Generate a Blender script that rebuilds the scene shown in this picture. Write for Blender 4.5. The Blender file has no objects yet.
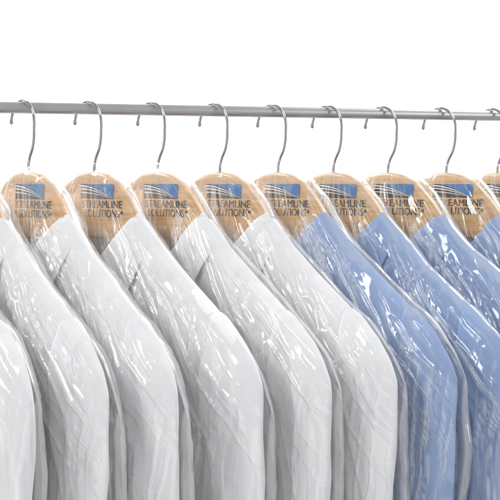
import bpy, math, random
import numpy as np
from mathutils import Vector, Matrix
random.seed(4)
scene = bpy.context.scene
scene.view_settings.view_transform = 'Standard'
scene.view_settings.look = 'None'
scene.view_settings.exposure = 0
col = scene.collection
MM = 0.001

# ---------------------------------------------------------------- noise
def _hash(ix, iy, seed):
    h = (ix.astype(np.int64) * 374761393 + iy.astype(np.int64) * 668265263 + seed * 2147483647 + 1013904223) & 0xffffffff
    h = ((h ^ (h >> 13)) * 1274126177) & 0xffffffff
    h = ((h ^ (h >> 16)) * 2246822519) & 0xffffffff
    h = h ^ (h >> 15)
    return (h & 0xffffff) / float(0xffffff)

def vnoise(x, y, seed):
    ix = np.floor(x); iy = np.floor(y)
    fx = x - ix; fy = y - iy
    fx = fx * fx * fx * (fx * (fx * 6 - 15) + 10); fy = fy * fy * fy * (fy * (fy * 6 - 15) + 10)
    a = _hash(ix, iy, seed); b = _hash(ix + 1, iy, seed)
    c = _hash(ix, iy + 1, seed); d = _hash(ix + 1, iy + 1, seed)
    return (a * (1 - fx) + b * fx) * (1 - fy) + (c * (1 - fx) + d * fx) * fy

def fbm(x, y, seed, octv=3):
    r = 0; amp = 1; tot = 0
    for o in range(octv):
        r = r + amp * vnoise(x * 2 ** o, y * 2 ** o, seed + o * 17); tot += amp; amp *= 0.5
    return r / tot - 0.5

def softclip(w, lo, hi):
    m = (hi + lo) / 2; r = (hi - lo) / 2
    return m + r * np.tanh((w - m) / r)

# ---------------------------------------------------------------- mesh helper
def grid_mesh(name, sheets, mat):
    vs = []; fs = []; at = []; off = 0
    for P, flip, a in sheets:
        n, m, _ = P.shape
        vs.append(P.reshape(-1, 3) * MM)
        idx = np.arange(n * m).reshape(n, m) + off
        q = np.stack([idx[:-1, :-1], idx[:-1, 1:], idx[1:, 1:], idx[1:, :-1]], -1).reshape(-1, 4)
        if flip: q = q[:, ::-1]
        fs.append(q); off += n * m
        if a is not None: at.append(a.reshape(-1))
    V = np.concatenate(vs).astype(np.float32); F = np.concatenate(fs).astype(np.int32)
    me = bpy.data.meshes.new(name)
    me.vertices.add(len(V)); me.vertices.foreach_set('co', V.ravel())
    me.loops.add(F.size); me.loops.foreach_set('vertex_index', F.ravel())
    me.polygons.add(len(F))
    me.polygons.foreach_set('loop_start', np.arange(0, F.size, 4, dtype=np.int32))
    me.update(calc_edges=True)
    me.polygons.foreach_set('use_smooth', np.ones(len(F), dtype=bool))
    if at:
        A = me.attributes.new('crease', 'FLOAT', 'POINT')
        A.data.foreach_set('value', np.concatenate(at).astype(np.float32))
    me.materials.append(mat)
    me.validate()
    return me

def add(name, me, parent=None):
    o = bpy.data.objects.new(name, me)
    col.objects.link(o)
    if parent is not None: o.parent = parent
    return o

def tube_mesh(name, pts, rad, mat, seg=16, caps=True):
    V = []; F = []
    n = len(pts)
    for i, p in enumerate(pts):
        t = (pts[min(i + 1, n - 1)] - pts[max(i - 1, 0)]).normalized()
        side = Vector((0, 1, 0))
        nrm = t.cross(side).normalized(); side = nrm.cross(t).normalized()
        a, b = rad[i]
        for k in range(seg):
            an = 2 * math.pi * k / seg
            V.append((p + nrm * a * math.cos(an) + side * b * math.sin(an)) * MM)
    for i in range(n - 1):
        for k in range(seg):
            F.append((i * seg + k, i * seg + (k + 1) % seg, (i + 1) * seg + (k + 1) % seg, (i + 1) * seg + k))
    if caps:
        F.append(tuple(range(seg))[::-1]); F.append(tuple(range((n - 1) * seg, n * seg)))
    me = bpy.data.meshes.new(name); me.from_pydata(V, [], F)
    for p in me.polygons: p.use_smooth = len(p.vertices) == 4
    me.materials.append(mat); me.update()
    return me

# ---------------------------------------------------------------- materials
def newmat(name):
    m = bpy.data.materials.new(name); m.use_nodes = True
    nt = m.node_tree; nt.nodes.clear()
    out = nt.nodes.new('ShaderNodeOutputMaterial')
    return m, nt, out

def N(nt, t, **kw):
    n = nt.nodes.new(t)
    for k, v in kw.items():
        if k in n.inputs: n.inputs[k].default_value = v
        else: setattr(n, k, v)
    return n

def fabric(name, c1, c2):
    m, nt, out = newmat(name)
    tc = N(nt, 'ShaderNodeTexCoord')
    p = N(nt, 'ShaderNodeBsdfDiffuse', Roughness=0.5)
    mp = N(nt, 'ShaderNodeMapping'); mp.inputs['Scale'].default_value = (1.0, 1.0, 0.35)
    nt.links.new(tc.outputs['Object'], mp.inputs['Vector'])
    n3 = N(nt, 'ShaderNodeTexNoise', Scale=34.0, Detail=3.0, Distortion=0.6)
    nt.links.new(mp.outputs['Vector'], n3.inputs['Vector'])
    mx = N(nt, 'ShaderNodeMix', data_type='RGBA')
    mx.inputs['A'].default_value = (*c1, 1); mx.inputs['B'].default_value = (*c2, 1)
    nt.links.new(n3.outputs['Fac'], mx.inputs['Factor'])
    nt.links.new(mx.outputs['Result'], p.inputs['Color'])
    b2 = N(nt, 'ShaderNodeBump', Strength=0.5, Distance=0.005)
    nt.links.new(n3.outputs['Fac'], b2.inputs['Height'])
    nt.links.new(b2.outputs['Normal'], p.inputs['Normal'])
    nt.links.new(p.outputs[0], out.inputs[0])
    return m

M_white = fabric('white_cotton', (0.745, 0.745, 0.75), (0.795, 0.795, 0.797))
M_blue = fabric('blue_cotton', (0.26, 0.36, 0.56), (0.32, 0.42, 0.62))

M_wood, nt, out = newmat('varnished_maple')
tc = N(nt, 'ShaderNodeTexCoord')
oi = N(nt, 'ShaderNodeObjectInfo')
add_v = N(nt, 'ShaderNodeVectorMath', operation='ADD')
nt.links.new(tc.outputs['Object'], add_v.inputs[0]); nt.links.new(oi.outputs['Random'], add_v.inputs[1])
mp = N(nt, 'ShaderNodeMapping'); mp.inputs['Scale'].default_value = (8, 60, 130)
nt.links.new(add_v.outputs[0], mp.inputs['Vector'])
nz = N(nt, 'ShaderNodeTexNoise', Scale=1.8, Detail=6.0, Distortion=0.5)
nt.links.new(mp.outputs['Vector'], nz.inputs['Vector'])
cr = N(nt, 'ShaderNodeValToRGB')
cr.color_ramp.elements[0].position = 0.3; cr.color_ramp.elements[0].color = (0.43, 0.24, 0.097, 1)
cr.color_ramp.elements[1].position = 0.7; cr.color_ramp.elements[1].color = (0.63, 0.40, 0.185, 1)
nt.links.new(nz.outputs['Fac'], cr.inputs['Fac'])
p = N(nt, 'ShaderNodeBsdfPrincipled', Roughness=0.4)
nt.links.new(cr.outputs['Color'], p.inputs['Base Color']); nt.links.new(p.outputs[0], out.inputs[0])

def simple(name, c, rough=0.5, metal=0.0):
    m, nt, out = newmat(name)
    p = N(nt, 'ShaderNodeBsdfPrincipled', Roughness=rough, Metallic=metal)
    tc = N(nt, 'ShaderNodeTexCoord')
    nz = N(nt, 'ShaderNodeTexNoise', Scale=60.0, Detail=3.0)
    nt.links.new(tc.outputs['Object'], nz.inputs['Vector'])
    mx = N(nt, 'ShaderNodeMix', data_type='RGBA')
    mx.inputs['A'].default_value = (*[x * 0.9 for x in c], 1); mx.inputs['B'].default_value = (*[min(1, x * 1.08) for x in c], 1)
    nt.links.new(nz.outputs['Fac'], mx.inputs['Factor']); nt.links.new(mx.outputs['Result'], p.inputs['Base Color'])
    nt.links.new(p.outputs[0], out.inputs[0])
    return m
M_chrome = simple('brushed_steel', (0.36, 0.36, 0.37), 0.18, 1.0)
M_rail = simple('satin_steel', (0.46, 0.46, 0.47), 0.4, 1.0)
M_black = simple('logo_black', (0.008, 0.009, 0.012), 0.9)
M_lblue = simple('logo_blue', (0.03, 0.15, 0.38), 0.7)
M_lwhite = simple('logo_white', (0.8, 0.8, 0.8), 0.6)
M_back = simple('white_paper', (0.88, 0.88, 0.88), 0.9)

# film
M_film, nt, out = newmat('clear_poly_film')
L = nt.links.new
gl = N(nt, 'ShaderNodeBsdfGlossy', Roughness=0.1); gl.inputs['Color'].default_value = (1, 1, 1, 1)
df = N(nt, 'ShaderNodeBsdfDiffuse'); df.inputs['Color'].default_value = (0.92, 0.92, 0.93, 1)
tr = N(nt, 'ShaderNodeBsdfTransparent'); tr.inputs['Color'].default_value = (0.988, 0.988, 0.992, 1)
at = N(nt, 'ShaderNodeAttribute', attribute_name='crease')
m1 = N(nt, 'ShaderNodeMixShader')
L(at.outputs['Fac'], m1.inputs['Fac']); L(tr.outputs[0], m1.inputs[1]); L(df.outputs[0], m1.inputs[2])
fr = N(nt, 'ShaderNodeFresnel', IOR=1.46)
mi = N(nt, 'ShaderNodeMath', operation='MINIMUM'); mi.inputs[1].default_value = 0.27
L(fr.outputs[0], mi.inputs[0])
m2 = N(nt, 'ShaderNodeMixShader')
L(mi.outputs[0], m2.inputs['Fac']); L(m1.outputs[0], m2.inputs[1]); L(gl.outputs[0], m2.inputs[2])
L(m2.outputs[0], out.inputs[0])

# ---------------------------------------------------------------- hanger profile
_u = np.array([0, 20, 40, 60, 75, 100, 130, 160, 190, 210, 228, 240, 252, 262.])
_z = np.array([0, -2.5, -11.0, -28.5, -46, -69, -91, -111, -131, -146, -164, -183, -212, -250.])
_uu = np.linspace(-262, 262, 1049)
_zz = np.interp(np.abs(_uu), _u, _z)
k = np.hanning(25); k /= k.sum()
_zs = np.convolve(np.pad(_zz, 12, mode='edge'), k, mode='valid')
_zs -= _zs.max()
def ztop(u): return np.interp(u, _uu, _zs)

def hanger_mesh():
    n = 121; seg = 20
    P = np.zeros((n, seg + 1, 3))
    us = np.linspace(-200, 200, n)
    for i, u in enumerate(us):
        a = abs(u)
        zt = float(ztop(u)) - np.interp(a, [80, 130], [0, 5]); h = np.interp(a, [0, 30, 60, 110, 205], [64, 61, 52, 37, 26])
        wd = np.interp(a, [0, 60, 120, 205], [6.5, 6.5, 6, 6])
        zc = zt - h / 2
        if a > 186:
            q = math.sqrt(max(0.02, 1 - ((a - 186) / 14.01) ** 2)); wd *= q
            h *= q
        for k_ in range(seg + 1):
            an = 2 * math.pi * k_ / seg
            c, s = math.cos(an), math.sin(an)
            e = 0.42
            x = abs(c) ** e * (1 if c > 0 else -1); z = abs(s) ** e * (1 if s > 0 else -1)
            P[i, k_] = (u, x * wd, zc + z * h / 2)
    return grid_mesh('hanger_arm', [(P, False, None)], M_wood)

def catmull(pts, sub=6):
    out = []
    n = len(pts)
    for i in range(n - 1):
        p0 = pts[max(i - 1, 0)]; p1 = pts[i]; p2 = pts[i + 1]; p3 = pts[min(i + 2, n - 1)]
        for s in range(sub):
            t = s / sub
            out.append(0.5 * ((2 * p1) + (-p0 + p2) * t + (2 * p0 - 5 * p1 + 4 * p2 - p3) * t * t + (-p0 + 3 * p1 - 3 * p2 + p3) * t ** 3))
    out.append(pts[-1]); return out

UC, R, ZC = -10.0, 22.0, 45.0
def hook_mesh():
    pts = []
    for a in np.linspace(180, -8, 40):
        pts.append(Vector((UC + R * math.cos(math.radians(a)), 0, ZC + R * math.sin(math.radians(a)))))
    tail = [pts[-1], Vector((11.2, 0, 32)), Vector((8.5, 0, 22)), Vector((3.5, 0, 14)), Vector((0.6, 0, 7)), Vector((0, 0, 0)), Vector((0, 0, -8))]
    pts = pts[:-1] + catmull(tail, 6)
    rad = [(1.35, 1.35)] * len(pts)
    rad[0] = (0.9, 0.9); rad[1] = (2.0, 2.0); rad[2] = (1.6, 1.6)
    return tube_mesh('hook', pts, rad, M_chrome, seg=12)

def logo_mesh():
    V = []; F = []; MI = []
    def poly(pts, mi, lift):
        b = len(V)
        for (x, z) in pts: V.append((x * MM, (-6.5 - lift) * MM, z * MM))
        F.append(tuple(range(b, b + len(pts)))); MI.append(mi)
    x0, x1, zt, zb = -13, 40, -12, -26
    W = x1 - x0; H = zt - zb
    fx, fz = x0 + W * .97, zb + .4
    poly([(x0, zb), (x1, zb), (x1, zt), (x0, zt)], 0, 0.06)
    def curve(h0):
        pts = []
        for j in range(13):
            q = j / 12
            pts.append((x0 + (fx - x0) * q, zb + (fz - zb) * q + H * h0 * (1 - q ** 1.7)))
        return pts
    def strip(c0, c1, mi, lift):
        for j in range(len(c0) - 1): poly([c0[j], c0[j + 1], c1[j + 1], c1[j]], mi, lift)
    for a, b in ((.40, .46), (.64, .72), (.84, .93)):
        strip(curve(a), curve(b), 2, 0.13)
    up = [(x, min(z, zt)) for x, z in curve(1.04)]
    strip(up, [(x, zt) for x, z in up], 1, 0.13)
    poly([(fx, fz), (x1, zb), (x1, zt), (fx, zt)], 1, 0.13)
    me = bpy.data.meshes.new('logo_print'); me.from_pydata(V, [], F)
    for i, mi in enumerate(MI): me.polygons[i].material_index = mi
    for m in (M_black, M_lblue, M_lwhite): me.materials.append(m)
    import bmesh
    bm = bmesh.new(); bm.from_mesh(me)
    for txt, z, w, xs in (("STREAMLINE", -34.5, 64, -11), ("SOLUTIONS", -43.0, 56, -7), ("®", -40.2, 3.4, 50.4)):
        cu = bpy.data.curves.new('t', 'FONT'); cu.body = txt; cu.size = 1; cu.resolution_u = 4
        to = bpy.data.objects.new('t', cu); col.objects.link(to)
        dg = bpy.context.evaluated_depsgraph_get()
        tm = bpy.data.meshes.new_from_object(to.evaluated_get(dg))
        co = [v.co.copy() for v in tm.vertices]
        mx = max(c.x for c in co); mn = min(c.x for c in co); hy = max(c.y for c in co)
        s = w / (mx - mn); sy = (7.0 if w > 10 else 3.4) / hy
        for dx, dl in ((0, 0), (0.3, 0.02), (0.6, 0.04)):
            vs = [bm.verts.new((((c.x - mn) * s + xs + dx) * MM, (-6.66 - dl) * MM, (c.y * sy + z) * MM)) for c in co]
            for pp in tm.polygons:
                try:
                    f = bm.faces.new([vs[i] for i in pp.vertices]); f.material_index = 0
                except ValueError: pass
        bpy.data.objects.remove(to); bpy.data.curves.remove(cu)
    bm.to_mesh(me); bm.free()
    return me

# ---------------------------------------------------------------- shirt
NS = 64.0
def folds(u, z, seed):
    a = math.radians(30)
    au = np.abs(u)
    r = au * math.cos(a) + z * math.sin(a); t = -au * math.sin(a) + z * math.cos(a)
    low = np.clip((-z - 150) / 150, 0, 1)
    f = 19 * fbm(u / 28 + 0.10 * z / 36, z / 380, seed, 2) * (0.3 + .7 * low)
    rd = np.abs(fbm(r / 34 + .4 * fbm(u / 50, z / 50, seed + 77, 1), t / 180, seed + 5, 2)) * 2
    f = f + 13 * (0.3 - rd) * (0.8 + .2 * low)
    f = f + 2.0 * fbm(u / 15, z / 70, seed + 9, 2)
    return f

def body_w(u, z, zt, hw, front, seed):
    s = np.clip(np.abs(u) / hw, 0, 1)
    depth = np.maximum(zt - z, 0)
    prof = np.sqrt(np.clip(1 - s ** 14, 0, 1)) * (.62 * np.sqrt(np.clip(depth / 4, 0, 1)) + .38 * (1 - (1 - np.clip(depth / 34, 0, 1)) ** 2))
    fade = np.clip(depth / 50, 0.15, 1)
    T = softclip(12.5 + folds(u, z, seed) * fade, 9.5, 20)
    T = np.where(depth < 1e-6, 12.5, T)
    T = T - 1.5 * np.exp(-((depth - 26) / 1.6) ** 2)
    w = T * prof
    nk = (18.0 if front else 14.0) * np.sqrt(np.clip(1 - (u / (NS + 4)) ** 2, 0, 1)) * np.exp(-depth / 60)
    return np.maximum(w, nk)

def shirt_sheet(front, seed, nu=190, nv=260, L=-640):
    s = np.linspace(-1, 1, nu)[None, :]; v = np.linspace(0, 1, nv)[:, None] ** 1.4
    ut = s * 205
    zt = np.minimum(ztop(ut) + 2.5, -41 - 0.12 * np.maximum(80 - np.abs(ut), 0))
    q = np.clip(np.abs(ut) / NS, 0, 1)
    zn = (-124 + 66 * q ** 1.3) if front else (-76 + 18 * q ** 2)
    blend = np.clip((NS + 6 - np.abs(ut)) / 6, 0, 1)
    top = np.where(np.abs(ut) < NS + 6, zt * (1 - blend) + np.minimum(zn, zt) * blend, zt)
    z = top + (L - top) * v
    hw = 205 - 10 * np.clip((-180 - z) / 60, 0, 1)
    u = s * hw
    w = body_w(u, z, top, hw, front, seed)
    sgn = -1 if front else 1
    return np.stack([u + 0 * z, sgn * w, z + 0 * u], -1)

def collar_mesh(mat, seed):
    n = 120
    rnd = random.Random(seed)
    tt = np.linspace(0, 2, n)
    def lerp3(t, f, s_, b):
        k = np.where(t < .5, t / .5, (t - .5) / .5)
        k = k * k * (3 - 2 * k)
        f, s_, b = map(np.array, (f, s_, b))
        return np.where(t[:, None] < .5, f + (s_ - f) * k[:, None], s_ + (b - s_) * k[:, None])
    sgn = np.where(tt <= 1, 1, -1); t = np.where(tt <= 1, tt, 2 - tt)
    sp = np.sin(np.pi * t)
    dz = rnd.uniform(-6, 4)
    Pu = 2 + 67 * sp; Pw = -20 * np.cos(np.pi * t) * np.where(t > .5, .75, 1)
    Pz = np.where(t < .5, -102 + dz + (61 - dz) * sp ** rnd.uniform(1.1, 1.6), -50 + 9 * sp)
    Nu = 0 + 62 * sp; Nw = Pw * 0.86
    Nz = np.where(t < .5, -127 + 64 * sp ** 1.3, -78 + 15 * sp ** 2)
    O = lerp3(t, (28 + rnd.uniform(-12, 14), -2, -56 + rnd.uniform(-12, 10)), (22, -5, -29 + rnd.uniform(-5, 4)), (0, 6, -38))
    P = np.stack([Pu, Pw, Pz], -1); Nn = np.stack([Nu, Nw, Nz], -1)
    outw = np.stack([sp * 3, -1.5 * np.cos(np.pi * t) - 1.0 * (t < .6), 0 * t], -1)
    R_ = [Nn, Nn * .5 + P * .5, Nn * .12 + P * .88, P + np.array([0, 0, 1.0]), P + outw * .45 + np.array([0, 0, .6]), P + outw * .9 + O * .06]
    for k_ in (.2, .35, .5, .65, .8, .84, .86, .88, .93, 1.0):
        stitch = 0.6 if k_ == .86 else 0.0
        R_.append(P + O * k_ + outw * (0.9 + 0.5 * math.sin(math.pi * k_)) + np.array([0, stitch, 0]))
    G = np.stack(R_, 0)
    G[:, :, 0] *= sgn[None, :]
    G[:, :, 1] += 4.0 * fbm(G[:, :, 0] / 22, G[:, :, 2] / 26, seed, 3)
    G[:, :, 2] += 5.0 * fbm(G[:, :, 0] / 34 + 9, G[:, :, 1] / 40, seed + 2, 2)
    return grid_mesh('collar', [(G, False, None)], mat)

def sleeve_mesh(side, mat, seed):
    sheets = []
    rr = random.Random(seed)
    ow = rr.uniform(-8, 2)
    for front in (True, False):
        nu, nv = (64, 240) if front else (30, 90)
        p_ = np.linspace(0, 1, nu)[None, :]; v = np.linspace(0, 1, nv)[:, None] ** 1.3
        p2 = 0.5 - 0.5 * np.cos(np.pi * (0.15 + 0.85 * p_)); p2 = (p2 - p2[:, :1]) / (1 - p2[:, :1])
        u0 = 180 + (240 - 180) * p2
        top = ztop(u0) + 3.6
        z = top + (-640 - top) * v
        uin = 182 - 10 * np.exp(-((z + 190) / 45) ** 2) + 4 * np.clip((-z - 230) / 60, 0, 1)
        uout = 238 + (ow + 14 * fbm(z / 70.0, 0 * z, seed + 8, 2)) * np.clip((-z - 190) / 90, 0, 1) - 8 * np.clip((-z - 300) / 250, 0, 1)
        u = uin + (uout - uin) * p2
        depth = np.maximum(top - z, 0)
        outer = np.sqrt(np.clip(1 - p2 ** 2.0, 0, 1))
        low = np.clip((-z - 215) / 60, 0, 1)
        inner = (1 - low) * np.clip(.85 + p2 * 2, 0, 1) + low * np.sqrt(np.clip(1 - (1 - p2) ** 6, 0, 1))
        prof = outer * inner * (.62 * np.sqrt(np.clip(depth / 4, 0, 1)) + .38 * (1 - (1 - np.clip(depth / 34, 0, 1)) ** 2))
        fd = np.clip(depth / 40, 0.15, 1)
        f = 23 * fbm(u / 17 + z / 300, z / 260, seed, 2) + 15 * (.3 - 2 * np.abs(fbm((u + z * .3) / 24, (z - u * .3) / 140, seed + 3, 2))) + 2.5 * fbm(u / 12, z / 50, seed + 6, 2)
        T = softclip(14.2 + f * fd, 8.8, 20.5)
        w = T * prof
        G = np.stack([u * (1 if side > 0 else -1), (-1 if front else 1) * w, z + 0 * u], -1)
        flip = (side < 0) ^ (not front)
        sheets.append((G, flip, None))
    return grid_mesh('sleeve', sheets, mat)

def placket_mesh(mat, seed):
    us = np.linspace(-16, 16, 7)[None, :]; z = np.linspace(-126, -638, 140)[:, None]
    top = -124 + 66 * (np.abs(us) / NS) ** 1.3
    w = body_w(us + 0 * z, z + 0 * us, top + 0 * z, 200, True, seed) + 1.3
    w[:, 0] -= 1.6; w[:, -1] -= 1.6
    return grid_mesh('placket', [(np.stack([us + 0 * z, -w, z + 0 * us], -1), False, None)], mat)

# ---------------------------------------------------------------- bag
def crest(n, wd): return np.exp(-np.sqrt(n * n + 0.0003) / wd)

def bag_mesh(seed):
    sheets = []
    rr = random.Random(seed)
    HW = 249.0 + rr.uniform(-2, 6)
    lift = rr.uniform(4, 8)
    pk = rr.uniform(32, 60); ph = rr.uniform(0, 3)
    for front, nu, nv in ((True, 400, 440), (False, 140, 150)):
        s = np.linspace(-1, 1, nu)[None, :]; v = np.linspace(0, 1, nv)[:, None] ** 1.3
        u = s * HW + 0 * v
        jag = 7.0 * fbm(u / 34, 0 * u, seed + 31, 3)
        top = ztop(u * 0.985) + lift + jag + 4 * np.exp(-(u / 14) ** 2) + ph * np.exp(-((np.abs(u) - pk) / 24) ** 2)
        z = top + (-650 - top) * v
        depth = top - z
        S = np.abs(s) + 0 * v
        u = u + (np.sign(u)) * 10 * fbm(z / 60, 0 * z, seed + 90, 3) * np.clip((S - .8) / .2, 0, 1) * np.clip(depth / 40, 0, 1)
        nkm = np.exp(-((np.abs(u) - 15) / 60) ** 4 - ((z + 118) / 62) ** 4)
        au = np.abs(u) + 10 * fbm(u / 60, z / 60, seed + 40, 2)
        sg_ = np.where(u >= 0, 0, 500)
        wx = 18 * fbm(u / 60, z / 60, seed + 50, 3); wz = 18 * fbm(u / 60, z / 60, seed + 60, 3)
        cx, cz = -10.0, 55.0
        ang = np.arctan2(-(z - cz) + wz * .5, au - cx + wx * .5); rad = np.hypot(au - cx, z - cz)
        dn = np.clip((-z - 130 - 40 * fbm(u / 80, z / 80, seed + 70, 1)) / 170, 0, 1); dn = dn * dn * (3 - 2 * dn)
        patch = np.clip(fbm(u / 60, z / 80, seed + 21, 2) * 5 + .25, 0, 1)
        shm = np.exp(-((depth - 22) / 35) ** 2) * np.clip((np.abs(u) - 45) / 30, 0, 1)
        am = np.maximum(patch, shm)
        def family(A, Tt, sd):
            soft = fbm(A * 5, Tt * 1.3, sd, 2)
            n1 = fbm(A * 6.5 + wx * .01, Tt * 0.9, sd + 1, 2)
            n2 = fbm(A * 13 + wx * .02, Tt * 2.0, sd + 2, 2)
            return 8.5 * soft + 6.0 * (crest(n1, .065) - .3) + 3.2 * (crest(n2, .08) - .3) * (.35 + .65 * am)
        fan = family(ang * 2.6 + sg_, rad / 190.0, seed)
        drop = family((au + wx * .5 - z * .10) / 110.0 * 1.25 + sg_, z / 300.0, seed + 33) * .85
        n3 = fbm((u + z * .55 + wx) / 26, (z - u * .55 + wz) / 70, seed + 7, 2)
        n4 = fbm((u - z * .3 + wz) / 60, (z + u * .3 + wx) / 20, seed + 19, 2)
        n5 = fbm((u + wx * .6) / 13, (z + wz * .6) / 26, seed + 11, 2)
        wood = np.where(depth > 66, 1, np.clip((np.abs(u) - 44) / 22, 0.18, 1))
        h = fan * (1 - dn) + drop * dn + 3.4 * (crest(n3, .08) - .3) * am * (1 - .8 * dn) + 1.3 * (crest(n4, .09) - .3) * patch * (1 - dn) + 1.5 * (crest(n5, .11) - .3) * am * (1 - .8 * dn)
        h = h * wood
        base = (25.0 if front else 23.0)
        T = softclip(base + h, base - 4.2, base + 6.5)
        d_ = np.clip(depth / 58, 0, 1)
        prof = np.sqrt(np.clip(1 - S ** 7, 0, 1)) * (.40 * np.sqrt(np.clip(depth / 8, 0, 1)) + .60 * (1 - (1 - d_) ** 2.0))
        w = T * prof
        if front: w = w + 6 * nkm
        lap = np.zeros_like(w)
        lap[1:-1, 1:-1] = np.abs(w[2:, 1:-1] + w[:-2, 1:-1] - 2 * w[1:-1, 1:-1]) + np.abs(w[1:-1, 2:] + w[1:-1, :-2] - 2 * w[1:-1, 1:-1])
        cre = np.clip((lap - .10) / 0.75, 0, 1)
        cre *= np.clip((1 - S) / .05, 0.2, 1) * np.clip(depth / 25, 0.25, 1) * (1 - .45 * dn)
        cre[:, :2] = .6; cre[:, -2:] = .6; cre[:2, :] = .7
        cre = 0.008 + 0.36 * cre * np.where(wood < .5, .4, 1)
        sg = -1 if front else 1
        sheets.append((np.stack([u, sg * w, z], -1), not front, cre))
    return grid_mesh('garment_bag', sheets, M_film)

# ---------------------------------------------------------------- layout
CAMZ = 1.5; D = 1.3; FPX = 1300.0
PHI = math.radians(17)
ALPHA = 49.5
rail_dir = Vector((math.cos(PHI), math.sin(PHI), 0))
rail_mid = Vector((0, 0, CAMZ + 0.071))
HT = CAMZ + 0.011

pts = [Vector((x, 0, 0)) for x in (-660, -655, 0, 655, 660)]
rme = tube_mesh('clothes_rail', pts, [(4.5, 4.5), (5.5, 5.5), (5.5, 5.5), (5.5, 5.5), (4.5, 4.5)], M_rail, seg=48)
rail = add('clothes_rail', rme)
rail.location = rail_mid; rail.rotation_euler = (0, 0, PHI)
rail['label'] = 'thin satin steel rail carrying wooden hangers'
rail['category'] = 'clothes rail'

HM = hanger_mesh(); HK = hook_mesh(); LG = logo_mesh()
bags = [bag_mesh(s) for s in (101, 202, 303, 404, 505, 606)]
stems = [-100, -35, 30, 95, 158, 220, 278, 333, 387, 445, 496]
for i, sx in enumerate(stems):
    px = sx - 6.5
    k_ = (px - 250) / FPX
    t = D * k_ / (math.cos(PHI) - k_ * math.sin(PHI))
    rpnt = rail_dir * t
    al = math.radians(-ALPHA + random.uniform(-1.8, 1.8))
    d = Vector((math.cos(al), math.sin(al), 0))
    loc = Vector((rpnt.x, rpnt.y, HT)) - d * UC * MM
    white = i < 6
    mat = M_white if white else M_blue
    h = bpy.data.objects.new('wooden_hanger', None); col.objects.link(h)
    h.empty_display_size = 0.05
    h.location = loc; h.rotation_euler = (0, 0, al)
    h['label'] = 'varnished pale wooden hanger with printed logo and steel hook on rail'
    h['category'] = 'hanger'; h['group'] = 'wooden hangers on the rail'
    add('hanger_arm', HM, h); add('hook', HK, h); add('logo_print', LG, h)
    sh = bpy.data.objects.new('dress_shirt', None); col.objects.link(sh)
    sh.empty_display_size = 0.05
    sh.location = loc; sh.rotation_euler = (0, 0, al)
    sh['label'] = ('white collared dress shirt on wooden hanger inside clear bag' if white else 'light blue collared dress shirt on wooden hanger inside clear bag')
    sh['category'] = 'shirt'; sh['group'] = 'white shirts on the rail' if white else 'blue shirts on the rail'
    sd = 1000 + 37 * i
    bm_ = grid_mesh('shirt_body', [(shirt_sheet(True, sd), False, None), (shirt_sheet(False, sd + 4, 80, 80), True, None)], mat)
    add('shirt_body', bm_, sh)
    c = add('collar', collar_mesh(mat, sd), sh)
    so = c.modifiers.new('s', 'SOLIDIFY'); so.thickness = 0.0011; so.offset = 0
    ss = c.modifiers.new('b', 'SUBSURF'); ss.levels = 1; ss.render_levels = 1
    add('sleeve', sleeve_mesh(1, mat, sd + 11), sh)
    add('sleeve', sleeve_mesh(-1, mat, sd + 23), sh)
    add('placket', placket_mesh(mat, sd), sh)
    b = add('garment_bag', bags[(i * 5 + 2) % 6])
    b.location = loc; b.rotation_euler = (0, math.radians(random.uniform(-.8, .8)), al)
    b['label'] = 'clear crinkled plastic garment bag over ' + ('white' if white else 'blue') + ' shirt on hanger'
    b['category'] = 'garment bag'; b['group'] = 'clear garment bags on the rail'

V = [(-5, 3.0, -1), (5, 3.0, -1), (5, 3.0, 5), (-5, 3.0, 5)]
me = bpy.data.meshes.new('backdrop'); me.from_pydata(V, [], [(0, 1, 2, 3)]); me.materials.append(M_back)
bk = add('backdrop', me); bk['kind'] = 'structure'

# ---------------------------------------------------------------- lights
w = bpy.data.worlds.new('World'); scene.world = w; w.use_nodes = True
bg = w.node_tree.nodes['Background']; bg.inputs[0].default_value = (0.985, 0.99, 1, 1); bg.inputs[1].default_value = 0.66
def area(name, loc, target, sx, sy, e, c=(1, 1, 1)):
    l = bpy.data.lights.new(name, 'AREA'); l.shape = 'RECTANGLE'; l.size = sx; l.size_y = sy; l.energy = e; l.color = c
    o = bpy.data.objects.new(name, l); col.objects.link(o); o.location = loc
    o.rotation_euler = (Vector(target) - Vector(loc)).to_track_quat('-Z', 'Y').to_euler()
area('key_softbox', (-1.5, -1.5, 2.9), (0, 0, 1.3), 0.8, 0.5, 23)
area('fill_softbox', (1.9, -1.5, 2.0), (0, 0, 1.3), 0.35, 1.2, 9)
area('low_fill_softbox', (-1.2, -2.2, 0.9), (0, 0, 1.25), 1.1, 1.1, 6)
area('backdrop_lamp', (-2.0, 1.2, 3.6), (-0.6, 3, 1.6), 1.2, 1.2, 165)
area('backdrop_lamp', (2.0, 1.2, 3.6), (0.6, 3, 1.6), 1.2, 1.2, 165)

cam = bpy.data.cameras.new('camera'); co = bpy.data.objects.new('camera', cam); col.objects.link(co)
cam.lens = 93.6; cam.sensor_width = 36; cam.clip_end = 50; cam.clip_start = 0.05
co.location = (0, -D, CAMZ); co.rotation_euler = (math.radians(90) - math.atan(67 / 1300), 0, 0)
scene.camera = co
